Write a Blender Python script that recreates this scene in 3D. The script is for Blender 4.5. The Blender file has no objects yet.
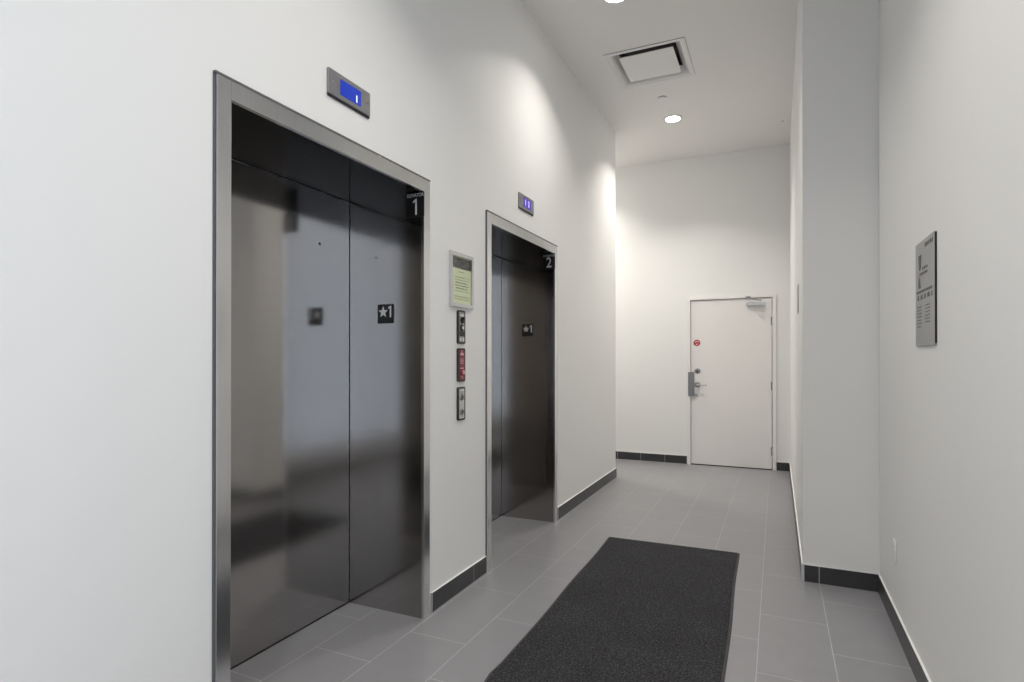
import bpy, bmesh, math, random
from mathutils import Vector, Matrix
random.seed(7)
S = bpy.context.scene
COL = S.collection
PI = math.pi

# ------------------------------------------------------------------ camera
H = 3.828            # ceiling height
XL = -1.63           # face of the elevator wall
XR = 0.524           # face of the right wall near the camera
XP = 0.139           # face of the right wall past the projection
YP = 3.81            # front of the projection
YE = 7.452           # end wall
YL = 6.29            # end of the elevator wall
YB = -3.6            # wall behind the camera
cd = bpy.data.cameras.new('camera')
cam = bpy.data.objects.new('camera', cd)
COL.objects.link(cam)
cam.location = (0, 0, 1.3123)
cam.rotation_euler = (math.radians(90.192), 0, math.radians(24.74))
cd.sensor_width = 36
cd.lens = 574.95 / 1024 * 36
cd.shift_y = 16.06 / 1024
cd.clip_start = 0.02
S.camera = cam

# ------------------------------------------------------------------ world, exposure, daylight portal
w = bpy.data.worlds.new('world')
S.world = w
w.use_nodes = True
wn = w.node_tree.nodes
wl = w.node_tree.links
bg = wn['Background']
tc = wn.new('ShaderNodeTexCoord')
sx = wn.new('ShaderNodeSeparateXYZ')
rp = wn.new('ShaderNodeValToRGB')
wl.new(tc.outputs['Generated'], sx.inputs[0])
wl.new(sx.outputs['Z'], rp.inputs['Fac'])
rp.color_ramp.elements[0].position = 0.0
rp.color_ramp.elements[0].color = (0.74, 0.85, 1.0, 1)
rp.color_ramp.elements[1].position = 0.6
rp.color_ramp.elements[1].color = (0.84, 0.91, 1.0, 1)
wl.new(rp.outputs['Color'], bg.inputs['Color'])
bg.inputs['Strength'].default_value = 0.98
S.view_settings.view_transform = 'Standard'
S.view_settings.look = 'None'
S.view_settings.gamma = 1
S.view_settings.use_curve_mapping = False
S.view_settings.exposure = 0.72
LAMP_W = 14.0        # each ceiling downlight
LAMP_COL = (1.0, 0.945, 0.875)
# the window stands in the right wall, behind and beside the camera
WY0, WY1, WZ0, WZ1 = -3.0, 0.45, 0.25, 3.3
pl = bpy.data.lights.new('window_portal', 'AREA')
pl.shape = 'RECTANGLE'
pl.size = WY1 - WY0
pl.size_y = WZ1 - WZ0
pl.cycles.is_portal = True
po = bpy.data.objects.new('window_portal', pl)
COL.objects.link(po)
po.location = (XR + 0.16, (WY0 + WY1) / 2, (WZ0 + WZ1) / 2)
po.rotation_euler = (PI / 2, 0, PI / 2)      # -Z of the lamp looks to -X

# ------------------------------------------------------------------ materials
def mat(name, col, rough=0.5, metal=0.0, **kw):
    m = bpy.data.materials.new(name)
    m.use_nodes = True
    b = m.node_tree.nodes['Principled BSDF']
    b.inputs['Base Color'].default_value = (*col, 1)
    b.inputs['Roughness'].default_value = rough
    b.inputs['Metallic'].default_value = metal
    for k, v in kw.items():
        b.inputs[k.replace('_', ' ')].default_value = v
    return m

def noisy(m, scale=(30, 30, 30), bump=0.05, var=0.0, rvar=0.0, detail=3, dist=0.002):
    """noise driven bump, colour and roughness variation"""
    n = m.node_tree.nodes
    l = m.node_tree.links
    b = n['Principled BSDF']
    t = n.new('ShaderNodeTexCoord')
    mp = n.new('ShaderNodeMapping')
    mp.inputs['Scale'].default_value = scale
    nz = n.new('ShaderNodeTexNoise')
    nz.inputs['Scale'].default_value = 1
    nz.inputs['Detail'].default_value = detail
    l.new(t.outputs['Object'], mp.inputs[0])
    l.new(mp.outputs[0], nz.inputs[0])
    if bump:
        bp = n.new('ShaderNodeBump')
        bp.inputs['Strength'].default_value = bump
        bp.inputs['Distance'].default_value = dist
        l.new(nz.outputs['Fac'], bp.inputs['Height'])
        l.new(bp.outputs[0], b.inputs['Normal'])
    if var:
        c = b.inputs['Base Color'].default_value[:3]
        r = n.new('ShaderNodeValToRGB')
        r.color_ramp.elements[0].position = 0.3
        r.color_ramp.elements[1].position = 0.7
        r.color_ramp.elements[0].color = (*[x * (1 - var) for x in c], 1)
        r.color_ramp.elements[1].color = (*[min(1, x * (1 + var)) for x in c], 1)
        l.new(nz.outputs['Fac'], r.inputs[0])
        l.new(r.outputs[0], b.inputs['Base Color'])
    if rvar:
        r0 = b.inputs['Roughness'].default_value
        mr = n.new('ShaderNodeMapRange')
        mr.inputs['To Min'].default_value = r0 - rvar
        mr.inputs['To Max'].default_value = r0 + rvar
        l.new(nz.outputs['Fac'], mr.inputs[0])
        l.new(mr.outputs[0], b.inputs['Roughness'])
    return m

M = {}
M['wall'] = noisy(mat('white_wall_paint', (0.87, 0.87, 0.86), 0.55), (90, 90, 90), 0.06)
M['ceil'] = noisy(mat('white_ceiling_paint', (0.88, 0.865, 0.85), 0.7), (90, 90, 90), 0.06)
M['doorpaint'] = noisy(mat('white_door_paint', (0.86, 0.84, 0.83), 0.4), (60, 60, 60), 0.04)
M['base'] = noisy(mat('dark_base_tile', (0.042, 0.042, 0.045), 0.3), (14, 14, 14), 0.05, 0.12)
M['grout'] = mat('light_grout', (0.45, 0.45, 0.45), 0.8)
M['trim'] = mat('metal_tile_trim', (0.75, 0.75, 0.75), 0.3, 1.0)
M['frame'] = noisy(mat('brushed_frame_steel', (0.76, 0.76, 0.765), 0.18, 1.0), (300, 300, 3), 0.05, 0.04)
M['steel'] = noisy(mat('brushed_door_steel', (0.43, 0.415, 0.402), 0.12, 1.0), (3, 3, 260), 0.02, 0.02, 0.02)
M['caulk'] = mat('grey_caulk_and_shadow_line', (0.12, 0.12, 0.125), 0.6)  # also colours the painted shadow line round the air diffuser
M['soffit'] = noisy(mat('near_black_soffit', (0.006, 0.006, 0.0065), 0.14, 0.0, Specular_IOR_Level=0.04), (3, 3, 260), 0.02)  # near-black base and little specular, unlike the steel of the jambs
M['dark'] = mat('dark_gap', (0.012, 0.012, 0.014), 0.6)
M['plate'] = noisy(mat('brushed_plate_steel', (0.36, 0.36, 0.37), 0.32, 1.0), (200, 200, 4), 0.05, 0.05)
M['indic'] = mat('indicator_steel', (0.42, 0.42, 0.44), 0.35, 0.9)
M['chrome'] = mat('satin_chrome', (0.62, 0.62, 0.63), 0.22, 1.0)
M['bronze'] = mat('dark_housing', (0.03, 0.03, 0.032), 0.4, 0.3)
M['black'] = mat('black_sign_plastic', (0.006, 0.006, 0.007), 0.45)
M['white'] = mat('white_lettering', (0.75, 0.75, 0.75), 0.5)
M['green'] = noisy(mat('pale_green_paper', (0.70, 0.76, 0.52), 0.7), (25, 25, 25), 0, 0.03)
M['ink'] = mat('printing_ink', (0.10, 0.13, 0.07), 0.7)
M['inkdark'] = noisy(mat('notice_header_print', (0.12, 0.12, 0.11), 0.6), (120, 120, 120), 0, 0.9)
M['silver'] = mat('silver_snap_frame', (0.62, 0.62, 0.63), 0.3, 0.85)
M['red'] = noisy(mat('red_key_plate', (0.24, 0.026, 0.04), 0.4), (30, 30, 60), 0, 0.15)
M['pink'] = mat('pale_engraving', (0.72, 0.45, 0.45), 0.5)
M['stickred'] = mat('red_sticker_print', (0.42, 0.035, 0.04), 0.5)
M['etch'] = mat('etched_metal', (0.11, 0.11, 0.11), 0.6)
M['engrave'] = mat('black_engraving', (0.03, 0.03, 0.03), 0.6)
M['plasticw'] = mat('white_plastic', (0.83, 0.83, 0.82), 0.35)
M['duct'] = mat('galvanised_duct', (0.06, 0.06, 0.06), 0.5, 0.4)
M['rubber'] = mat('black_rubber_edge', (0.035, 0.035, 0.037), 0.6)
M['glass'] = mat('window_glass', (1, 1, 1), 0.0, 0.0, Transmission_Weight=1.0, IOR=1.01)

def emis(name, col, st):
    m = mat(name, (0, 0, 0), 0.4)
    b = m.node_tree.nodes['Principled BSDF']
    b.inputs['Emission Color'].default_value = (*col, 1)
    b.inputs['Emission Strength'].default_value = st
    return m
M['lens'] = emis('lit_lamp_lens', (1.0, 0.97, 0.93), 14.0)
M['blue'] = emis('lit_blue_screen', (0.004, 0.030, 0.38), 0.75)
M['violet'] = emis('lit_violet_screen', (0.05, 0.03, 0.26), 1.0)
M['glyph'] = emis('lit_white_digit', (0.80, 0.85, 1.0), 1.0)
M['glyph_violet'] = emis('lit_lilac_digit', (0.62, 0.55, 0.98), 1.0)

# floor: 305 x 610 mm porcelain tiles laid in running bond along the corridor
m = mat('grey_porcelain_tile', (0.2, 0.2, 0.2), 0.36)
M['floor'] = m
n = m.node_tree.nodes
l = m.node_tree.links
b = n['Principled BSDF']
t = n.new('ShaderNodeTexCoord')
sp = n.new('ShaderNodeSeparateXYZ')
l.new(t.outputs['Object'], sp.inputs[0])
ax = n.new('ShaderNodeMath'); ax.operation = 'ADD'; ax.inputs[1].default_value = -2.01 + 61.305
ay = n.new('ShaderNodeMath'); ay.operation = 'ADD'; ay.inputs[1].default_value = 1.910 + 0.305 * 40
l.new(sp.outputs['Y'], ax.inputs[0])
l.new(sp.outputs['X'], ay.inputs[0])
cb = n.new('ShaderNodeCombineXYZ')
l.new(ax.outputs[0], cb.inputs[0])
l.new(ay.outputs[0], cb.inputs[1])
br = n.new('ShaderNodeTexBrick')
br.offset = 0.5
br.offset_frequency = 2
br.inputs['Scale'].default_value = 1
br.inputs['Brick Width'].default_value = 0.61
br.inputs['Row Height'].default_value = 0.305
br.inputs['Mortar Size'].default_value = 0.0016
br.inputs['Mortar Smooth'].default_value = 0.1
br.inputs['Bias'].default_value = 0
TILE = (0.275, 0.275, 0.288)
br.inputs['Color1'].default_value = (*[x * 0.98 for x in TILE], 1)
br.inputs['Color2'].default_value = (*[x * 1.02 for x in TILE], 1)
br.inputs['Mortar'].default_value = (0.52, 0.52, 0.53, 1)
l.new(cb.outputs[0], br.inputs['Vector'])
nz = n.new('ShaderNodeTexNoise')
nz.inputs['Scale'].default_value = 9
nz.inputs['Detail'].default_value = 6
l.new(t.outputs['Object'], nz.inputs['Vector'])
mr = n.new('ShaderNodeMapRange')
mr.inputs['To Min'].default_value = 0.93
mr.inputs['To Max'].default_value = 1.07
l.new(nz.outputs['Fac'], mr.inputs[0])
mx = n.new('ShaderNodeMix'); mx.data_type = 'RGBA'; mx.blend_type = 'MULTIPLY'
mx.inputs['Factor'].default_value = 1
l.new(br.outputs['Color'], mx.inputs['A'])
l.new(mr.outputs[0], mx.inputs['B'])
l.new(mx.outputs['Result'], b.inputs['Base Color'])
mr2 = n.new('ShaderNodeMapRange')
mr2.inputs['To Min'].default_value = 0.34
mr2.inputs['To Max'].default_value = 0.8
l.new(br.outputs['Fac'], mr2.inputs[0])
l.new(mr2.outputs[0], b.inputs['Roughness'])
bp = n.new('ShaderNodeBump')
bp.inputs['Strength'].default_value = 0.4
bp.inputs['Distance'].default_value = 0.001
bp.invert = True
l.new(br.outputs['Fac'], bp.inputs['Height'])
l.new(bp.outputs[0], b.inputs['Normal'])

# mat pile: charcoal loops with paler flecks
m = mat('charcoal_mat_pile', (0.03, 0.03, 0.033), 0.95)
M['pile'] = m
n = m.node_tree.nodes
l = m.node_tree.links
b = n['Principled BSDF']
t = n.new('ShaderNodeTexCoord')
n1 = n.new('ShaderNodeTexNoise'); n1.inputs['Scale'].default_value = 115; n1.inputs['Detail'].default_value = 4
n1.inputs['Roughness'].default_value = 0.8
n2 = n.new('ShaderNodeTexNoise'); n2.inputs['Scale'].default_value = 3.2; n2.inputs['Detail'].default_value = 5
l.new(t.outputs['Object'], n1.inputs['Vector'])
l.new(t.outputs['Object'], n2.inputs['Vector'])
r1 = n.new('ShaderNodeValToRGB')
r1.color_ramp.elements[0].position = 0.46
r1.color_ramp.elements[0].color = (0.006, 0.006, 0.0075, 1)
r1.color_ramp.elements[1].position = 0.64
r1.color_ramp.elements[1].color = (0.088, 0.088, 0.102, 1)
l.new(n1.outputs['Fac'], r1.inputs[0])
m2 = n.new('ShaderNodeMapRange')
m2.inputs['From Min'].default_value = 0.3
m2.inputs['From Max'].default_value = 0.7
m2.inputs['To Min'].default_value = 0.7
m2.inputs['To Max'].default_value = 0.98
l.new(n2.outputs['Fac'], m2.inputs[0])
mx = n.new('ShaderNodeMix'); mx.data_type = 'RGBA'; mx.blend_type = 'MULTIPLY'
mx.inputs['Factor'].default_value = 1
l.new(r1.outputs[0], mx.inputs['A'])
l.new(m2.outputs[0], mx.inputs['B'])
l.new(mx.outputs['Result'], b.inputs['Base Color'])
bp = n.new('ShaderNodeBump'); bp.inputs['Strength'].default_value = 0.8; bp.inputs['Distance'].default_value = 0.004
l.new(n1.outputs['Fac'], bp.inputs['Height'])
l.new(bp.outputs[0], b.inputs['Normal'])

# ------------------------------------------------------------------ mesh helpers
def box(bm, x0, x1, y0, y1, z0, z1, bev=0.0, mi=0, seg=2):
    r = bmesh.ops.create_cube(bm, size=1)
    vs = r['verts']
    for v in vs:
        v.co = Vector(((x0 + x1) / 2 + v.co.x * (x1 - x0), (y0 + y1) / 2 + v.co.y * (y1 - y0), (z0 + z1) / 2 + v.co.z * (z1 - z0)))
    fs = set(f for v in vs for f in v.link_faces)
    for f in fs: f.material_index = mi
    if bev:
        es = set(e for v in vs for e in v.link_edges)
        r = bmesh.ops.bevel(bm, geom=list(es), offset=bev, segments=seg, affect='EDGES', profile=0.5)
        for f in r['faces']: f.material_index = mi

def cyl(bm, c, axis, r0, r1, h, seg=24, mi=0):
    """cone or cylinder from c along axis ('x','y','z') for h"""
    r = bmesh.ops.create_cone(bm, cap_ends=True, segments=seg, radius1=r0, radius2=r1, depth=abs(h))
    rot = {'z': Matrix(), 'x': Matrix.Rotation(PI / 2, 4, 'Y'), 'y': Matrix.Rotation(-PI / 2, 4, 'X')}[axis]
    d = {'x': Vector((1, 0, 0)), 'y': Vector((0, 1, 0)), 'z': Vector((0, 0, 1))}[axis]
    if h < 0:
        rot = rot @ Matrix.Rotation(PI, 4, 'X')
    mtx = Matrix.Translation(Vector(c) + d * h / 2) @ rot
    bmesh.ops.transform(bm, matrix=mtx, verts=r['verts'])
    for f in set(f for v in r['verts'] for f in v.link_faces): f.material_index = mi

def lathe(bm, prof, c, axis='z', seg=36, mi=0, close=True):
    """prof = [(radius, height)]; closed surface of revolution around axis"""
    rings = []
    for r, h in prof:
        ring = []
        for k in range(seg):
            a = 2 * PI * k / seg
            if axis == 'z': p = (c[0] + r * math.cos(a), c[1] + r * math.sin(a), c[2] + h)
            elif axis == 'y': p = (c[0] + r * math.cos(a), c[1] + h, c[2] + r * math.sin(a))
            else: p = (c[0] + h, c[1] + r * math.cos(a), c[2] + r * math.sin(a))
            ring.append(bm.verts.new(p))
        rings.append(ring)
    fs = []
    for i in range(len(rings) - 1 + (0 if close else 0)):
        for k in range(seg):
            fs.append(bm.faces.new((rings[i][k], rings[i][(k + 1) % seg], rings[i + 1][(k + 1) % seg], rings[i + 1][k])))
    fs.append(bm.faces.new(rings[0][::-1]))
    fs.append(bm.faces.new(rings[-1]))
    for f in fs: f.material_index = mi

def prism(bm, pts, y0, y1, mi=0):
    """outline in x,z extruded between y0 and y1"""
    a = [bm.verts.new((x, y0, z)) for x, z in pts]
    c = [bm.verts.new((x, y1, z)) for x, z in pts]
    k = len(pts)
    fs = [bm.faces.new(a), bm.faces.new(c[::-1])]
    for i in range(k):
        fs.append(bm.faces.new((a[i], c[i], c[(i + 1) % k], a[(i + 1) % k])))
    for f in fs: f.material_index = mi

def rrect(x0, x1, z0, z1, r, seg=5):
    p = []
    for cx, cz, a0 in ((x1 - r, z1 - r, 0), (x0 + r, z1 - r, 90), (x0 + r, z0 + r, 180), (x1 - r, z0 + r, 270)):
        for i in range(seg + 1):
            a = math.radians(a0 + 90 * i / seg)
            p.append((cx + r * math.cos(a), cz + r * math.sin(a)))
    return p

def ring_frame(bm, x0, x1, z0, z1, wd, y0, y1, bev=0.0, mi=0, bottom=True):
    """picture-frame of four mitred-looking bars, front at y0"""
    box(bm, x0, x0 + wd, y0, y1, z0, z1, bev, mi)
    box(bm, x1 - wd, x1, y0, y1, z0, z1, bev, mi)
    box(bm, x0 + wd, x1 - wd, y0, y1, z1 - wd, z1, bev, mi)
    if bottom: box(bm, x0 + wd, x1 - wd, y0, y1, z0, z0 + wd, bev, mi)

def obj(name, bm, mats, parent=None, smooth=False, loc=None):
    bmesh.ops.recalc_face_normals(bm, faces=bm.faces)
    me = bpy.data.meshes.new(name)
    bm.to_mesh(me)
    bm.free()
    for x in (mats if isinstance(mats, (list, tuple)) else [mats]): me.materials.append(x)
    if smooth:
        for p in me.polygons: p.use_smooth = True
        me.set_sharp_from_angle(angle=math.radians(35))
    o = bpy.data.objects.new(name, me)
    COL.objects.link(o)
    if parent: o.parent = parent
    if loc: o.location = loc
    return o

def B(): return bmesh.new()

def thing(name, label, cat, loc=(0, 0, 0), rotz=0.0, group=None):
    o = bpy.data.objects.new(name, None)
    o.empty_display_size = 0.1
    COL.objects.link(o)
    o.location = loc
    o.rotation_euler = (0, 0, rotz)
    o['label'] = label
    o['category'] = cat
    if group: o['group'] = group
    return o

def struct(name, bm, mats, parent=None, **k):
    o = obj(name, bm, mats, parent, **k)
    if not parent: o['kind'] = 'structure'
    return o

def text_bm(s, size, cx, cz, y, depth=0.001, xs=1.0, bold=0.0, align='CENTER'):
    """lettering as a mesh in the x,z plane, front towards -y"""
    c = bpy.data.curves.new('lettering', 'FONT')
    c.body = s
    c.size = size
    c.align_x = align
    c.align_y = 'CENTER'
    c.extrude = depth / 2
    c.offset = bold
    c.resolution_u = 4
    o = bpy.data.objects.new('lettering', c)
    COL.objects.link(o)
    dg = bpy.context.evaluated_depsgraph_get()
    me = bpy.data.meshes.new_from_object(o.evaluated_get(dg))
    bm = bmesh.new()
    bm.from_mesh(me)
    bpy.data.objects.remove(o)
    bpy.data.meshes.remove(me)
    bpy.data.curves.remove(c)
    bmesh.ops.transform(bm, matrix=Matrix.Translation((cx, y - depth / 2, cz)) @ Matrix.Rotation(PI / 2, 4, 'X') @ Matrix.Diagonal((xs, 1, 1, 1)), verts=bm.verts)
    return bm

ROT_L = PI / 2      # wall items on the elevator wall: local x -> +Y, front -> +X
ROT_R = -PI / 2     # items on the right wall

# ------------------------------------------------------------------ room shell
bm = B()
box(bm, -3.6, 1.2, YB - 0.3, YE + 0.3, -0.15, 0)
struct('floor', bm, M['floor'])

# vent sits in the ceiling, so the ceiling has a hole there
VX, VY, VH = -0.978, 4.96, 0.285
bm = B()
cx0, cx1, cy0, cy1 = -3.6, 1.2, YB - 0.3, YE + 0.3
box(bm, cx0, cx1, cy0, VY - VH, H, H + 0.15)
box(bm, cx0, cx1, VY + VH, cy1, H, H + 0.15)
box(bm, cx0, VX - VH, VY - VH, VY + VH, H, H + 0.15)
box(bm, VX + VH, cx1, VY - VH, VY + VH, H, H + 0.15)
struct('ceiling', bm, M['ceil'])

# elevator wall with two openings
E1, E2 = 1.886, 3.772
HI, HO, TI, TO = 0.565, 0.619, 2.159, 2.223      # half widths and tops of the frames
RO = HI + 0.02                                    # rough opening half width
bm = B()
xa, xb = XL - 0.62, XL
box(bm, xa, xb, YB, E1 - RO, 0, H)
box(bm, xa, xb, E1 + RO, E2 - RO, 0, H)
box(bm, xa, xb, E2 + RO, YL, 0, H)
box(bm, xa, xb, E1 - RO, E1 + RO, TI + 0.02, H)
box(bm, xa, xb, E2 - RO, E2 + RO, TI + 0.02, H)
struct('wall_left', bm, M['wall'])
# alcove round the corner
bm = B()
box(bm, -3.3, -3.15, YL - 0.15, YE, 0, H)
box(bm, -3.15, xa, YL - 0.15, YL, 0, H)
struct('wall_alcove', bm, M['wall'])

# end wall with the door opening
DX0, DX1, DZ = -0.976, -0.050, 2.040
bm = B()
box(bm, -3.3, DX0 - 0.004, YE, YE + 0.2, 0, H)
box(bm, DX1 + 0.004, XP + 0.4, YE, YE + 0.2, 0, H)
box(bm, DX0 - 0.1, DX1 + 0.1, YE + 0.2, YE + 0.3, 0, DZ + 0.1)  # backing added behind the door so no light leaks through its gaps
box(bm, DX0 - 0.004, DX1 + 0.004, YE, YE + 0.2, DZ + 0.006, H)
struct('wall_end', bm, M['wall'])

# right wall, near part with a window beside and behind the camera
bm = B()
box(bm, XR, XR + 0.2, WY1, YP, 0, H)
box(bm, XR, XR + 0.2, YB, WY0, 0, H)
box(bm, XR, XR + 0.2, WY0, WY1, 0, WZ0)
box(bm, XR, XR + 0.2, WY0, WY1, WZ1, H)
struct('wall_right', bm, M['wall'])
bm = B()
box(bm, XP, XR + 0.2, YP, YE, 0, H)
struct('wall_right_far', bm, M['wall'])
bm = B()
box(bm, XL, XR + 0.2, YB - 0.15, YB, 0, H)
struct('wall_back', bm, M['wall'])

bm = B()
fw = 0.05
ym = (WY0 + WY1) / 2
for y0_, y1_ in ((WY0, WY0 + fw), (ym - fw / 2, ym + fw / 2), (WY1 - fw, WY1)):
    box(bm, XR + 0.06, XR + 0.12, y0_, y1_, WZ0, WZ1, 0.004)
for z0_, z1_ in ((WZ0, WZ0 + fw), (WZ1 - fw, WZ1)):
    box(bm, XR + 0.062, XR + 0.118, WY0, WY1, z0_, z1_, 0.004)
win = struct('window_1', bm, M['silver'])
bm = B()
box(bm, XR + 0.087, XR + 0.093, WY0 + fw * 0.6, WY1 - fw * 0.6, WZ0 + fw * 0.6, WZ1 - fw * 0.6)
obj('window_pane', bm, M['glass'], win)

# ------------------------------------------------------------------ tile baseboards (dark tiles, pale joints, metal end strips)
BH, BT, BG = 0.102, 0.010, 0.004
def baseboard(name, ax, face, sgn, a0, a1, joints, start_trim=False, end_trim=False):
    """runs along ax ('x' or 'y') at face, standing out by sgn*BT"""
    bm = B()
    def bx(p, q, t, z0, z1, mi, bev=0.0):
        f0, f1 = sorted((face, face + sgn * t))
        if ax == 'y': box(bm, f0, f1, p, q, z0, z1, bev, mi)
        else: box(bm, p, q, f0, f1, z0, z1, bev, mi)
    bx(a0 + 0.002, a1 - 0.002, BT - 0.0004, 0, BH - 0.003, 1)      # grout bed behind the joints
    bx(a0 + 0.002, a1 - 0.002, BT - 0.0015, BH - 0.003, BH + 0.0005, 2)   # caulk along the top
    s = a0 + (0.006 if start_trim else 0)
    e = a1 - (0.006 if end_trim else 0)
    cuts = [s] + sorted(j for j in joints if s < j < e) + [e]
    for i in range(len(cuts) - 1):
        p = cuts[i] + (BG / 2 if i else 0)
        q = cuts[i + 1] - (BG / 2 if i < len(cuts) - 2 else 0)
        bx(p, q, BT, 0.002, BH - 0.002, 0, 0.0008)
    if start_trim: bx(a0 - 0.002, a0 + 0.006, BT + 0.001, 0, BH + 0.001, 3)
    if end_trim: bx(a1 - 0.006, a1 + 0.002, BT + 0.001, 0, BH + 0.001, 3)
    return struct(name, bm, [M['base'], M['grout'], M['wall'], M['trim']])
js = [-3.2 + 0.61 * k for k in range(20)]
baseboard('baseboard_left_near', 'y', XL, 1, YB, E1 - HO - 0.004, [2.981 - 0.61 * k for k in range(12)], end_trim=True)
baseboard('baseboard_left_middle', 'y', XL, 1, E1 + HO + 0.022, E2 - HO - 0.006, [2.981], start_trim=True, end_trim=True)
baseboard('baseboard_left_far', 'y', XL, 1, E2 + HO + 0.022, YL + BT, [4.985, 5.595, 6.205], start_trim=True, end_trim=True)
baseboard('baseboard_left_corner', 'x', YL, 1, -3.15, XL, [-2.85 + 0.61 * k for k in range(2)])
baseboard('baseboard_end_left', 'x', YE, -1, -3.15, -1.024, [-2.819, -2.514, -2.209, -1.904, -1.599, -1.294])
baseboard('baseboard_end_right', 'x', YE, -1, -0.004, XP - 0.001, [])
baseboard('baseboard_right_far', 'y', XP, -1, YP - BT, YE - BT, [4.15 + 0.61 * k for k in range(6)], start_trim=True)
baseboard('baseboard_right_face', 'x', YP, -1, XP, XR - 0.001, [0.222], start_trim=True)
baseboard('baseboard_right_near', 'y', XR, -1, YB, YP - BT, [3.535 - 0.61 * k for k in range(12)])
baseboard('baseboard_back', 'x', YB, 1, XL + BT, XR - BT, [-1.2, -0.59, 0.02])

# ------------------------------------------------------------------ elevator entrances
REC = 0.466
def elevator(name, label, yc):
    t = thing(name, label, 'elevator', (XL, yc, 0), ROT_L)
    # face frame: two jambs and a head standing a little proud of the wall, with a stepped outer edge
    bm = B()
    P = -0.012
    for s in (-1, 1):
        a, c = sorted((s * HI, s * HO))
        box(bm, a, c, P, 0.005, 0, TO, 0.0012)
        e, f = sorted((s * HO, s * (HO + 0.006)))
        box(bm, e, f, P * 0.4, 0.0, 0, TO + 0.004, 0, 1)
    box(bm, -HI, HI, P, 0.005, TI, TO, 0.0012)
    box(bm, -HO - 0.006, HO + 0.003, P - 0.0005, 0.0, TO + 0.0004, TO + 0.008, 0, 1)
    obj('frame', bm, [M['frame'], M['caulk']], t)
    for s in (-1, 1):
        bm = B()
        a, c = sorted((s * (HI + 0.0005), s * (HI + 0.018)))
        box(bm, a, c, 0.006, REC, 0.0, TI + 0.018)
        obj('side_jamb', bm, M['steel'], t)
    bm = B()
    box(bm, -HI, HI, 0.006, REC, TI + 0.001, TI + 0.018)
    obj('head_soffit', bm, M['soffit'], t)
    # two door leaves meeting off centre, small gap to the floor
    seam = -0.19
    bm = B(); box(bm, -HI + 0.001, seam - 0.0015, REC + 0.012, REC + 0.045, 0.008, TI - 0.004, 0.0015)
    obj('door_leaf', bm, M['steel'], t)
    bm = B(); box(bm, seam + 0.0015, HI - 0.003, REC - 0.001, REC + 0.034, 0.008, TI - 0.004, 0.0015)
    lf = obj('door_leaf', bm, M['steel'], t)
    bm = B(); prism(bm, [(0.341 + 0.0075 * math.cos(a * PI / 8), 1.894 + 0.0075 * math.sin(a * PI / 8)) for a in range(16)], REC - 0.0022, REC + 0.001)
    obj('keyhole', bm, M['black'], lf)
    bm = B(); box(bm, -HI, HI, REC - 0.0005, REC + 0.08, 0.0, 0.007)
    obj('sill', bm, M['dark'], t)
    bm = B(); box(bm, -HI - 0.018, HI + 0.018, REC + 0.05, REC + 0.06, 0.007, TI + 0.018)
    obj('shaft_cover', bm, M['dark'], t)
    return t

elevator('elevator', 'near elevator entrance with wide dark stainless steel door and steel frame', E1)
elevator('elevator', 'far narrow-looking steel elevator entrance, second along the white wall', E2)

def star(cx, cz, r, y0, y1, bm):
    pts = []
    for k in range(10):
        rr = r if k % 2 == 0 else r * 0.42
        a = PI / 2 + 2 * PI * k / 10
        pts.append((cx + rr * math.cos(a), cz + rr * math.sin(a)))
    # centre fan so the concave outline triangulates cleanly
    for i in range(10):
        a, c = pts[i], pts[(i + 1) % 10]
        prism(bm, [(cx, cz), a, c], y0, y1)

def star_plate(yc, label):
    ry = yc + HI - 0.0005
    t = thing('floor_plate', label, 'sign', (-1.855, ry, 1.498), 0, 'black star and 1 plates on the elevator jambs')
    bm = B(); prism(bm, rrect(-0.05, 0.05, 0, 0.1, 0.002), -0.003, 0)
    obj('backing', bm, M['black'], t)
    bm = B(); star(-0.014, 0.059, 0.031, -0.0045, -0.002, bm)
    obj('star_symbol', bm, M['white'], t)
    bm = B()
    prism(bm, [(0.028, 0.031), (0.037, 0.031), (0.037, 0.090), (0.031, 0.090), (0.018, 0.083), (0.018, 0.076), (0.028, 0.079)], -0.0045, -0.002)
    obj('numeral', bm, M['white'], t)
    bm = B()
    for dx, dz in ((-0.012, 0.018), (-0.006, 0.018), (-0.012, 0.012), (0.008, 0.018), (0.008, 0.012), (0.008, 0.006)):
        lathe(bm, [(0.0016, 0), (0.0012, -0.001), (0.0003, -0.0015)], (dx, -0.003, dz), 'y', 8)
    obj('braille_dots', bm, M['black'], t)
star_plate(E1, 'black plate with a star and 1 on the near elevator jamb')
star_plate(E2, 'black plate with a star and 1 on the far elevator jamb')

def number_plate(yc, num, label):
    ry = yc + HI - 0.0005
    t = thing('elevator_number_sign', label, 'sign', (-1.669, ry, 2.034), 0, 'elevator number signs at the jamb tops')
    bm = B(); prism(bm, rrect(-0.054, 0.052, 0, 0.124, 0.002), -0.003, 0)
    obj('backing', bm, M['black'], t)
    bm = text_bm('ELEVATOR', 0.0245, 0.0, 0.110, -0.003, 0.001, 0.86)
    obj('lettering', bm, M['white'], t)
    if num == '1':
        bm = B()
        prism(bm, [(0.000, 0.012), (0.009, 0.012), (0.009, 0.092), (0.002, 0.092), (-0.014, 0.080), (-0.014, 0.072), (0.000, 0.078)], -0.0045, -0.002)
    else:
        bm = text_bm(num, 0.115, 0.0, 0.052, -0.003, 0.0012, 0.85, 0.001)
    obj('numeral', bm, M['white'], t)
number_plate(E1, '1', 'black ELEVATOR 1 sign at the top of the near jamb')
number_plate(E2, '2', 'black ELEVATOR 2 sign at the top of the far jamb')

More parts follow.
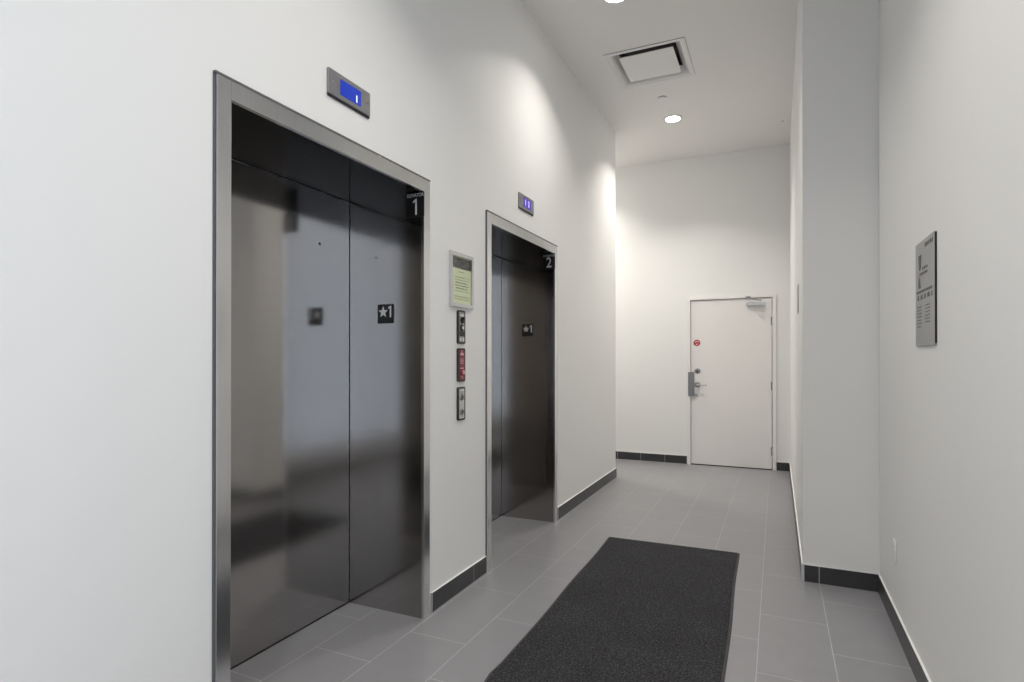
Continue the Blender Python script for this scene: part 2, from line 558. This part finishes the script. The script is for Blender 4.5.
def indicator(y, z, label, scr, gl, digits, sx0, sx1, sz0, sz1):
    t = thing('floor_indicator', label, 'display', (XL, y, z), ROT_L, 'floor indicators above the elevators')
    bm = B(); prism(bm, rrect(-0.129, 0.129, 0, 0.112, 0.004), -0.006, 0)
    obj('housing', bm, M['bronze'], t)
    bm = B(); prism(bm, rrect(-0.130, 0.128, 0.009, 0.111, 0.004), -0.010, -0.004)
    fp = obj('face_plate', bm, M['indic'], t)
    for sx_ in (-0.103, 0.106):
        bm = B(); lathe(bm, [(0.005, 0), (0.005, -0.0015), (0.003, -0.0025)], (sx_, -0.010, 0.06), 'y', 16)
        obj('screw', bm, M['chrome'], fp)
    bm = B(); box(bm, sx0, sx1, -0.0110, -0.0095, sz0, sz1)
    s_ = obj('screen', bm, scr, t)
    for i, (ch, dx, dz, sz_) in enumerate(digits):
        obj('digit', text_bm(ch, sz_, dx, dz, -0.0110, 0.001, 0.8, 0.0012), gl, s_)
indicator(1.900, 2.366, 'floor indicator with blue screen showing 1 above the near elevator', M['blue'], M['glyph'],
          [('1', 0.038, 0.048, 0.040)], -0.062, 0.066, 0.028, 0.092)
indicator(3.770, 2.360, 'small floor indicator with violet screen above the far elevator', M['violet'], M['glyph_violet'],
          [('1', -0.025, 0.060, 0.056), ('2', 0.030, 0.060, 0.056)], -0.060, 0.078, 0.028, 0.094)

# ------------------------------------------------------------------ notice board and call plates between the elevators
t = thing('notice_frame', 'silver-framed pale green notice hanging between the elevators', 'notice', (XL, 2.843, 1.604), ROT_L)
W_, H_ = 0.130, 0.305
bm = B()
for pts in (
        [(-W_, 0), (W_, 0), (W_ - 0.021, 0.021), (-W_ + 0.021, 0.021)],
        [(-W_, H_), (-W_ + 0.021, H_ - 0.021), (W_ - 0.021, H_ - 0.021), (W_, H_)],
        [(-W_, 0), (-W_ + 0.021, 0.021), (-W_ + 0.021, H_ - 0.021), (-W_, H_)],
        [(W_, 0), (W_, H_), (W_ - 0.021, H_ - 0.021), (W_ - 0.021, 0.021)]):
    # outer edge low, ridge high: a rounded snap-frame profile
    cxm = sum(p[0] for p in pts) / 4; czm = sum(p[1] for p in pts) / 4
    a = [bm.verts.new((x, 0, z)) for x, z in pts]
    c = [bm.verts.new((x * 0.985 if abs(x) > W_ - 0.02 else x, -0.013, z)) for x, z in pts]
    for f in ([*a[::-1]], [*c]): bm.faces.new(f)
    for i in range(4): bm.faces.new((a[i], a[(i + 1) % 4], c[(i + 1) % 4], c[i]))
obj('frame', bm, M['silver'], t)
bm = B(); box(bm, -W_ + 0.02, W_ - 0.02, -0.004, 0, 0.02, H_ - 0.02)
pg = obj('paper', bm, M['green'], t)
bm = B(); box(bm, -0.107, 0.104, -0.0052, -0.0042, 0.219, 0.278)
obj('printed_header', bm, M['inkdark'], pg)
bm = B(); box(bm, 0.092, 0.106, -0.0060, -0.0053, 0.222, 0.279)
obj('header_edge', bm, M['black'], pg)
bm = B()
rr = random.Random(3)
for r_ in range(11):
    z = 0.200 - r_ * 0.0155
    if r_ in (1, 8): continue
    wline = {0: 0.03, 4: 0.065, 5: 0.07, 6: 0.06}.get(r_, 0.075)
    x = -wline
    th = 0.0042 if r_ in (4, 5, 6) else 0.0017
    while x < wline:
        L_ = rr.uniform(0.008, 0.022)
        box(bm, x, min(x + L_, wline + 0.005), -0.0052, -0.0042, z - th / 2, z + th / 2)
        x += L_ + rr.uniform(0.004, 0.009)
obj('printed_lines', bm, M['ink'], pg)

def call_plate(name, label, z, h, inner, kind):
    t = thing(name, label, 'elevator control', (XL, 2.838, z), ROT_L)
    bm = B(); prism(bm, rrect(-0.043, 0.043, 0, h, 0.010), -0.008, 0)
    obj('housing', bm, M['bronze'], t)
    bm = B(); prism(bm, rrect(-0.028, 0.028, 0.010, h - 0.010, 0.004), -0.0100, -0.0075)
    fp = obj('face_plate', bm, inner, t)
    F = -0.0100
    def disc(nm, x, zz, r, m_, dp=0.003, par=None):
        bm = B(); lathe(bm, [(r, 0.0005), (r, -dp * 0.7), (r * 0.85, -dp)], (x, F, zz), 'y', 24)
        return obj(nm, bm, m_, par or t, True)
    if kind == 'key':
        for z0_, z1_ in ((h - 0.034, h - 0.022), (0.018, 0.034)):
            bm = B(); box(bm, -0.022, 0.024, F - 0.001, F + 0.001, z0_, z1_)
            obj('white_label', bm, M['white'], fp)
        s_ = disc('key_switch', 0.004, h - 0.056, 0.018, M['black'], 0.006)
        bm = B(); box(bm, 0.0, 0.008, F - 0.014, F - 0.005, h - 0.052, h - 0.036, 0.001); obj('key_slot', bm, M['black'], s_)
        b_ = disc('call_button', 0.0, h - 0.098, 0.020, M['black'], 0.004)
        bm = B(); prism(bm, [(-0.010, h - 0.100), (0.014, h - 0.086), (0.014, h - 0.108)], F - 0.006, F - 0.003); obj('arrow_mark', bm, M['white'], b_)
        bm = B(); box(bm, -0.022, 0.026, F - 0.0012, F + 0.001, 0.042, 0.072); obj('dark_label', bm, M['bronze'], fp)
        bm = B(); lathe(bm, [(0.008, 0.001), (0.008, -0.002)], (0.0, F, 0.026), 'y', 16); obj('label_ring', bm, M['plate'], fp)
    elif kind == 'red':
        bm = B()
        prism(bm, [(-0.016, h - 0.040), (0.018, h - 0.040), (0.022, h - 0.032), (0.0, h - 0.022), (-0.022, h - 0.032)], F - 0.001, F + 0.001)
        for i in range(4): box(bm, -0.020, 0.020, F - 0.001, F + 0.001, h - 0.062 - i * 0.008, h - 0.059 - i * 0.008)
        box(bm, -0.020, 0.022, F - 0.001, F + 0.001, 0.074, 0.079)
        for i in range(2): box(bm, -0.010, 0.014, F - 0.001, F + 0.001, 0.020 + i * 0.008, 0.0225 + i * 0.008)
        obj('engraved_lines', bm, M['pink'], fp)
        s_ = disc('key_switch', 0.002, 0.052, 0.019, M['red'], 0.005)
        bm = B(); box(bm, 0.000, 0.012, F - 0.014, F - 0.004, 0.042, 0.064, 0.002); obj('key_slot', bm, M['pink'], s_)
        disc('indicator_light', 0.000, h - 0.016, 0.004, M['pink'], 0.002)
    else:
        for i, zz in enumerate((h - 0.058, 0.048)):
            b_ = disc('call_button', 0.0, zz, 0.019, M['plate'], 0.004)
            s = 1 if i == 0 else -1
            bm = B(); prism(bm, [(-0.010, zz - s * 0.008), (0.010, zz - s * 0.008), (0.002, zz + s * 0.010)], F - 0.006, F - 0.0035)
            obj('arrow_mark', bm, M['engrave'], b_)
        bm = B()
        for i in range(3): box(bm, -0.016, 0.017, F - 0.0008, F + 0.001, h - 0.028 - i * 0.006, h - 0.0262 - i * 0.006)
        for i in range(2): box(bm, -0.012, 0.012, F - 0.0008, F + 0.001, 0.020 + i * 0.005, 0.0215 + i * 0.005)
        obj('engraved_lines', bm, M['engrave'], fp)
call_plate('key_switch_panel', 'upper call panel with black key switch and white labels, just below the green notice', 1.398, 0.189, M['plate'], 'key')
call_plate('fire_service_panel', 'red key switch panel in the middle of the three panels between elevators', 1.184, 0.189, M['red'], 'red')
call_plate('call_button_panel', 'lowest silver call button panel between the elevators, below the red one', 0.966, 0.188, M['chrome'], 'call')

# ------------------------------------------------------------------ end door
d1 = bpy.data.objects.new('door_1', None)
COL.objects.link(d1)
d1.location = (0, YE, 0)
d1['kind'] = 'structure'
bm = B()
fz = 2.076
for x0_, x1_ in ((-1.020, DX0 - 0.002), (DX1 + 0.002, -0.008)):
    box(bm, x0_, x1_, -0.022, 0.12, 0, fz, 0.002)
box(bm, DX0 - 0.002, DX1 + 0.002, -0.022, 0.12, DZ + 0.003, fz, 0.002)
# door stop behind the leaf
box(bm, DX0, DX0 + 0.012, 0.045, 0.10, 0, DZ)
box(bm, DX1 - 0.012, DX1, 0.045, 0.10, 0, DZ)
box(bm, DX0, DX1, 0.045, 0.10, DZ - 0.012, DZ + 0.004)
obj('door_frame', bm, M['doorpaint'], d1)
bm = B(); box(bm, DX0 + 0.003, DX1 - 0.005, -0.004, 0.040, 0.012, DZ - 0.004, 0.0015)
leaf = obj('door_leaf', bm, M['doorpaint'], d1)
bm = B(); box(bm, DX0 + 0.001, DX1 - 0.001, 0.0, 0.10, 0.0, 0.006); obj('threshold', bm, M['dark'], d1)
for z in (1.712, 0.944, 0.176):
    bm = B(); cyl(bm, (DX1 - 0.001, -0.012, z), 'z', 0.0075, 0.0075, 0.10, 12)
    for k in range(1, 5): cyl(bm, (DX1 - 0.001, -0.012, z + 0.02 * k - 0.0008), 'z', 0.0083, 0.0083, 0.0016, 12)
    box(bm, DX1 - 0.014, DX1 + 0.012, -0.0165, -0.010, z, z + 0.10)
    obj('hinge', bm, M['plate'], d1, True)
# closer
bm = B(); box(bm, -0.335, -0.135, -0.050, -0.004, 1.945, 1.990, 0.006)
cyl(bm, (-0.150, -0.030, 1.985), 'z', 0.014, 0.014, 0.012, 20)
cl = obj('door_closer', bm, M['silver'], leaf)
bm = B()
def bar(bm, p, q, wd, th):
    p = Vector(p); q = Vector(q); d = q - p
    r = bmesh.ops.create_cube(bm, size=1)
    rot = d.to_track_quat('X', 'Z').to_matrix().to_4x4()
    bmesh.ops.transform(bm, matrix=Matrix.Translation((p + q) / 2) @ rot @ Matrix.Diagonal((d.length, wd, th, 1)), verts=r['verts'])
bar(bm, (-0.17, -0.030, 2.004), (-0.245, -0.150, 2.006), 0.020, 0.007)
bar(bm, (-0.245, -0.150, 2.010), (-0.31, -0.022, 2.050), 0.016, 0.006)
box(bm, -0.34, -0.285, -0.026, -0.014, 2.046, 2.066, 0.002)
obj('closer_arm', bm, M['plate'], d1)
# latch guard, lever, deadbolt, peep ring
bm = B(); box(bm, -1.008, -0.930, -0.029, -0.0225, 0.850, 1.150, 0.003)
for z in (0.875, 1.125): lathe(bm, [(0.007, 0), (0.006, -0.003)], (-0.985, -0.029, z), 'y', 12)
box(bm, -0.935, -0.900, -0.0235, -0.004, 0.862, 0.880, 0.001)
obj('latch_guard', bm, M['plate'], leaf)
bm = B(); lathe(bm, [(0.034, 0.0), (0.034, -0.006), (0.028, -0.012), (0.013, -0.014), (0.012, -0.055), (0.010, -0.060)], (-0.893, -0.004, 0.994), 'y', 28)
lev = obj('lever_handle', bm, M['plate'], leaf, True)
bm = B(); box(bm, -0.905, -0.780, -0.066, -0.050, 0.984, 1.000, 0.006, seg=3)
obj('lever', bm, M['chrome'], lev, True)
bm = B(); lathe(bm, [(0.034, 0.0), (0.034, -0.004), (0.028, -0.009), (0.018, -0.010)], (-0.897, -0.004, 1.165), 'y', 28)
dbt = obj('deadbolt', bm, M['plate'], leaf, True)
bm = B(); lathe(bm, [(0.009, 0.0), (0.009, -0.004)], (-0.897, -0.014, 1.165), 'y', 20)
obj('lock_cylinder', bm, M['bronze'], dbt)

t = thing('door_sticker', 'round red sticker at eye height on the white end door', 'sticker', (-0.903, YE - 0.004, 1.472), 0)
bm = B(); lathe(bm, [(0.040, 0), (0.040, -0.001)], (0, 0, 0.040), 'y', 40)
obj('disc', bm, M['stickred'], t)
bm = B()
for k in range(10):
    a = math.radians(18 + k * 14.4); a2 = math.radians(18 + (k + 1) * 14.4)
    prism(bm, [(0.028 * math.cos(a), 0.037 + 0.028 * math.sin(a)), (0.028 * math.cos(a2), 0.037 + 0.028 * math.sin(a2)),
               (0.015 * math.cos(a2), 0.037 + 0.015 * math.sin(a2)), (0.015 * math.cos(a), 0.037 + 0.015 * math.sin(a))], -0.002, -0.0005)
prism(bm, rrect(-0.012, 0.012, 0.014, 0.030, 0.004), -0.002, -0.0005)
obj('symbol', bm, M['pink'], t)

# ------------------------------------------------------------------ engraved plate on the right wall
t = thing('wall_plaque', 'tall brushed metal plaque with engraved writing on the right wall', 'sign', (XR, 2.680, 1.364), ROT_R)
bm = B(); prism(bm, rrect(-0.158, 0.158, 0, 0.412, 0.006), -0.006, 0)
obj('plate', bm, M['plate'], t)
bm = B(); box(bm, 0.1582, 0.1605, -0.0065, 0, 0.006, 0.407)
obj('edge_strip', bm, M['black'], t)
bm = B()
box(bm, -0.135, 0.118, -0.0072, -0.0058, 0.210, 0.219)
obj('dividing_bar', bm, M['etch'], t)
bm = B()
# tall figure with an inverted wedge above and a spreading foot below
prism(bm, [(-0.105, 0.360), (-0.055, 0.360), (-0.073, 0.300), (-0.088, 0.300)], -0.0072, -0.0058)
prism(bm, [(-0.105, 0.230), (-0.068, 0.230), (-0.090, 0.275), (-0.098, 0.275)], -0.0072, -0.0058)
obj('engraved_figure', bm, M['etch'], t)
bm = B()
rr = random.Random(11)
def dashes(x0, x1, z, th, dl, gap):
    x = x0
    while x < x1:
        q = min(x + dl * rr.uniform(0.6, 1.3), x1)
        prism(bm, [(x, z - th * rr.uniform(.4, .6)), (q, z - th / 2), (q - dl * 0.15, z + th / 2), (x + dl * 0.1, z + th * rr.uniform(.4, .6))], -0.0070, -0.0058)
        x = q + gap
dashes(0.005, 0.135, 0.388, 0.016, 0.018, 0.012)
dashes(-0.085, 0.045, 0.284, 0.010, 0.020, 0.008)
dashes(-0.035, 0.050, 0.302, 0.010, 0.012, 0.010)
dashes(-0.120, 0.120, 0.192, 0.018, 0.026, 0.030)
for k in range(7): dashes(-0.125, -0.055, 0.155 - 0.013 * k, 0.0035, 0.030, 0.006)
for k in range(6): dashes(0.010, 0.085, 0.155 - 0.013 * k, 0.0035, 0.030, 0.006)
obj('engraved_lettering', bm, M['etch'], t)

# duplex outlet low on the right wall
t = thing('wall_outlet', 'white outlet cover low on the right wall above the dark base tile', 'outlet', (XR, 3.333, 0.312), ROT_R)
bm = B(); box(bm, -0.037, 0.037, -0.006, 0, 0, 0.116, 0.003); obj('cover_plate', bm, M['plasticw'], t, True)
for z in (0.030, 0.086):
    bm = B(); prism(bm, rrect(-0.016, 0.016, z - 0.014, z + 0.014, 0.007), -0.0085, -0.005); s_ = obj('socket', bm, M['plasticw'], t)
    for dx in (-0.006, 0.006):
        bm = B(); box(bm, dx - 0.001, dx + 0.001, -0.0088, -0.008, z - 0.002, z + 0.007)
        obj('slot', bm, M['dark'], s_)

# plate added on the far right wall for the smudge mirrored in the door
t = thing('mirror_smudge_panel', 'small grey panel added on the far right wall face for a mirrored smudge in the near elevator door', 'panel', (XP, 4.60, 1.64), ROT_R)
bm = B(); prism(bm, rrect(-0.10, 0.10, 0, 0.20, 0.006), -0.004, 0); obj('cover', bm, M['plate'], t)
bm = B(); prism(bm, rrect(-0.085, 0.085, 0.015, 0.185, 0.004), -0.005, -0.0035); obj('face_plate', bm, M['plate'], t)

# ------------------------------------------------------------------ ceiling items
t = thing('air_diffuser', 'square white plaque air diffuser set in the ceiling', 'vent', (VX, VY, H), 0)
def sq(bm, h, z): return [bm.verts.new((sx_ * h, sy_ * h, z)) for sx_, sy_ in ((-1, -1), (1, -1), (1, 1), (-1, 1))]
def band(bm, a, c):
    for i in range(4): bm.faces.new((a[i], a[(i + 1) % 4], c[(i + 1) % 4], c[i]))
bm = B()
lo = 0.325
r = [sq(bm, lo, 0.001), sq(bm, lo, -0.006), sq(bm, lo - 0.02, -0.008), sq(bm, lo - 0.022, -0.004), sq(bm, 0.283, -0.001), sq(bm, 0.268, 0.014), sq(bm, 0.256, 0.040), sq(bm, 0.235, 0.058), sq(bm, 0.235, 0.064), sq(bm, 0.284, 0.064), sq(bm, 0.284, 0.001)]
for i in range(len(r)): band(bm, r[i], r[(i + 1) % len(r)])
obj('frame', bm, M['plasticw'], t)
bm = B()
r = [sq(bm, 0.3265, 0.0005), sq(bm, 0.3265, -0.003), sq(bm, 0.324, -0.003), sq(bm, 0.324, 0.0005)]
for i in range(4): band(bm, r[i], r[(i + 1) % 4])
obj('shadow_line', bm, M['caulk'], t)  # dark ring stands in for the shadow line round the flange
bm = B()
r = [sq(bm, 0.234, 0.062), sq(bm, 0.234, 0.145), sq(bm, 0.225, 0.145), sq(bm, 0.225, 0.062)]
for i in range(4): band(bm, r[i], r[(i + 1) % 4])
box(bm, -0.234, 0.234, -0.234, 0.234, 0.146, 0.150)
obj('duct_collar', bm, M['duct'], t)
bm = B(); box(bm, -0.222, 0.222, -0.222, 0.222, -0.005, 0.003, 0.002)
plq = obj('plaque', bm, M['plasticw'], t)
for sx_, sy_ in ((-1, -1), (1, -1), (1, 1), (-1, 1)):
    bm = B(); cyl(bm, (sx_ * 0.19, sy_ * 0.19, 0.003), 'z', 0.006, 0.006, 0.143, 10)
    obj('hanger', bm, M['duct'], plq)

t = thing('sprinkler_cover', 'round white sprinkler cover plate between the vent and the lit downlight', 'sprinkler', (-1.0, 5.63, H), 0)
bm = B(); lathe(bm, [(0.042, 0.0), (0.042, -0.005)], (0, 0, 0), 'z'); obj('shadow_ring', bm, M['bronze'], t)
bm = B(); lathe(bm, [(0.047, -0.006), (0.047, -0.009), (0.044, -0.011)], (0, 0, 0), 'z', 36); obj('cover', bm, M['plasticw'], t, True)

t = thing('ceiling_hook', 'tiny fitting on the ceiling beside the right wall near the end door', 'fitting', (0.058, 6.66, H), 0)
bm = B(); lathe(bm, [(0.016, 0.0), (0.016, -0.004), (0.005, -0.006), (0.004, -0.020)], (0, 0, 0), 'z', 16); obj('base', bm, M['plasticw'], t, True)
bm = B(); cyl(bm, (0, 0, -0.020), 'z', 0.010, 0.010, -0.003, 14); obj('tip', bm, M['plate'], t)

def downlight(x, y, label, power=1.0):
    t = thing('downlight', label, 'ceiling light', (x, y, H), 0, 'round downlights in a row')
    bm = B()
    prof = [(0.098, 0.0), (0.098, -0.004), (0.090, -0.008), (0.074, -0.007), (0.070, -0.001)]
    lathe(bm, prof, (0, 0, 0), 'z', 40)
    obj('trim_ring', bm, M['plasticw'], t, True)
    bm = B(); lathe(bm, [(0.072, -0.0072), (0.066, -0.0095)], (0, 0, 0), 'z', 40)
    obj('lens', bm, M['lens'], t)
    ld = bpy.data.lights.new('lamp', 'AREA')
    ld.shape = 'DISK'
    ld.size = 0.13
    ld.spread = math.radians(118)
    ld.energy = LAMP_W * power
    ld.color = LAMP_COL
    lo_ = bpy.data.objects.new('lamp', ld)
    COL.objects.link(lo_)
    lo_.location = (0, 0, -0.012)
    lo_.parent = t
downlight(-0.985, 6.16, 'lit round downlight in the ceiling nearest the end door', 0.78)
downlight(-1.010, 3.90, 'lit round downlight cut off by the top of the photo, nearer than the vent', 0.5)
for y, lb in ((1.65, 'unseen round downlight in the ceiling above the near end of the mat'), (-0.6, 'unseen round downlight in the ceiling beside the side window'), (-2.8, 'unseen round downlight in the ceiling nearest the back wall')):
    downlight(-0.45, y, lb, 0.78)  # unseen extra downlights, built to light the camera end
downlight(-2.45, 6.85, 'unseen round downlight added in the side alcove past the elevator wall', 0.8)  # unseen lamp added to brighten the end wall and ceiling

# ------------------------------------------------------------------ entrance mat
t = thing('floor_mat', 'long charcoal entrance mat with rubber edge lying on the grey tiles', 'mat', (-0.644, 2.655, 0), math.radians(1.3))
hw, hl = 0.447, 1.5
bm = B()
outl = []
NY = 60
for i in range(NY + 1):      # slightly wavy long edges
    y = -hl + 2 * hl * i / NY
    outl.append((hw + 0.003 * math.sin(y * 5.1) , y))
for i in range(NY + 1):
    y = hl - 2 * hl * i / NY
    wav = 0.003 * math.sin(y * 6.3 + 1) + 0.010 * math.exp(-((y + 0.50) / 0.06) ** 2) * -1
    outl.append((-hw + wav, y))
def slab(bm, pts, z0, z1, inset):
    a = [bm.verts.new((x, y, z0)) for x, y in pts]
    c = [bm.verts.new((x * (1 - inset / hw), y * (1 - inset / hl), z1)) for x, y in pts]
    bm.faces.new(a[::-1]); bm.faces.new(c)
    for i in range(len(pts)):
        j = (i + 1) % len(pts)
        bm.faces.new((a[i], a[j], c[j], c[i]))
slab(bm, outl, 0.0005, 0.004, 0.004)
obj('rubber_border', bm, M['rubber'], t)
bm = B()
slab(bm, [(x * 0.970, y * 0.991) for x, y in outl], 0.003, 0.010, 0.003)
obj('pile', bm, M['pile'], t)
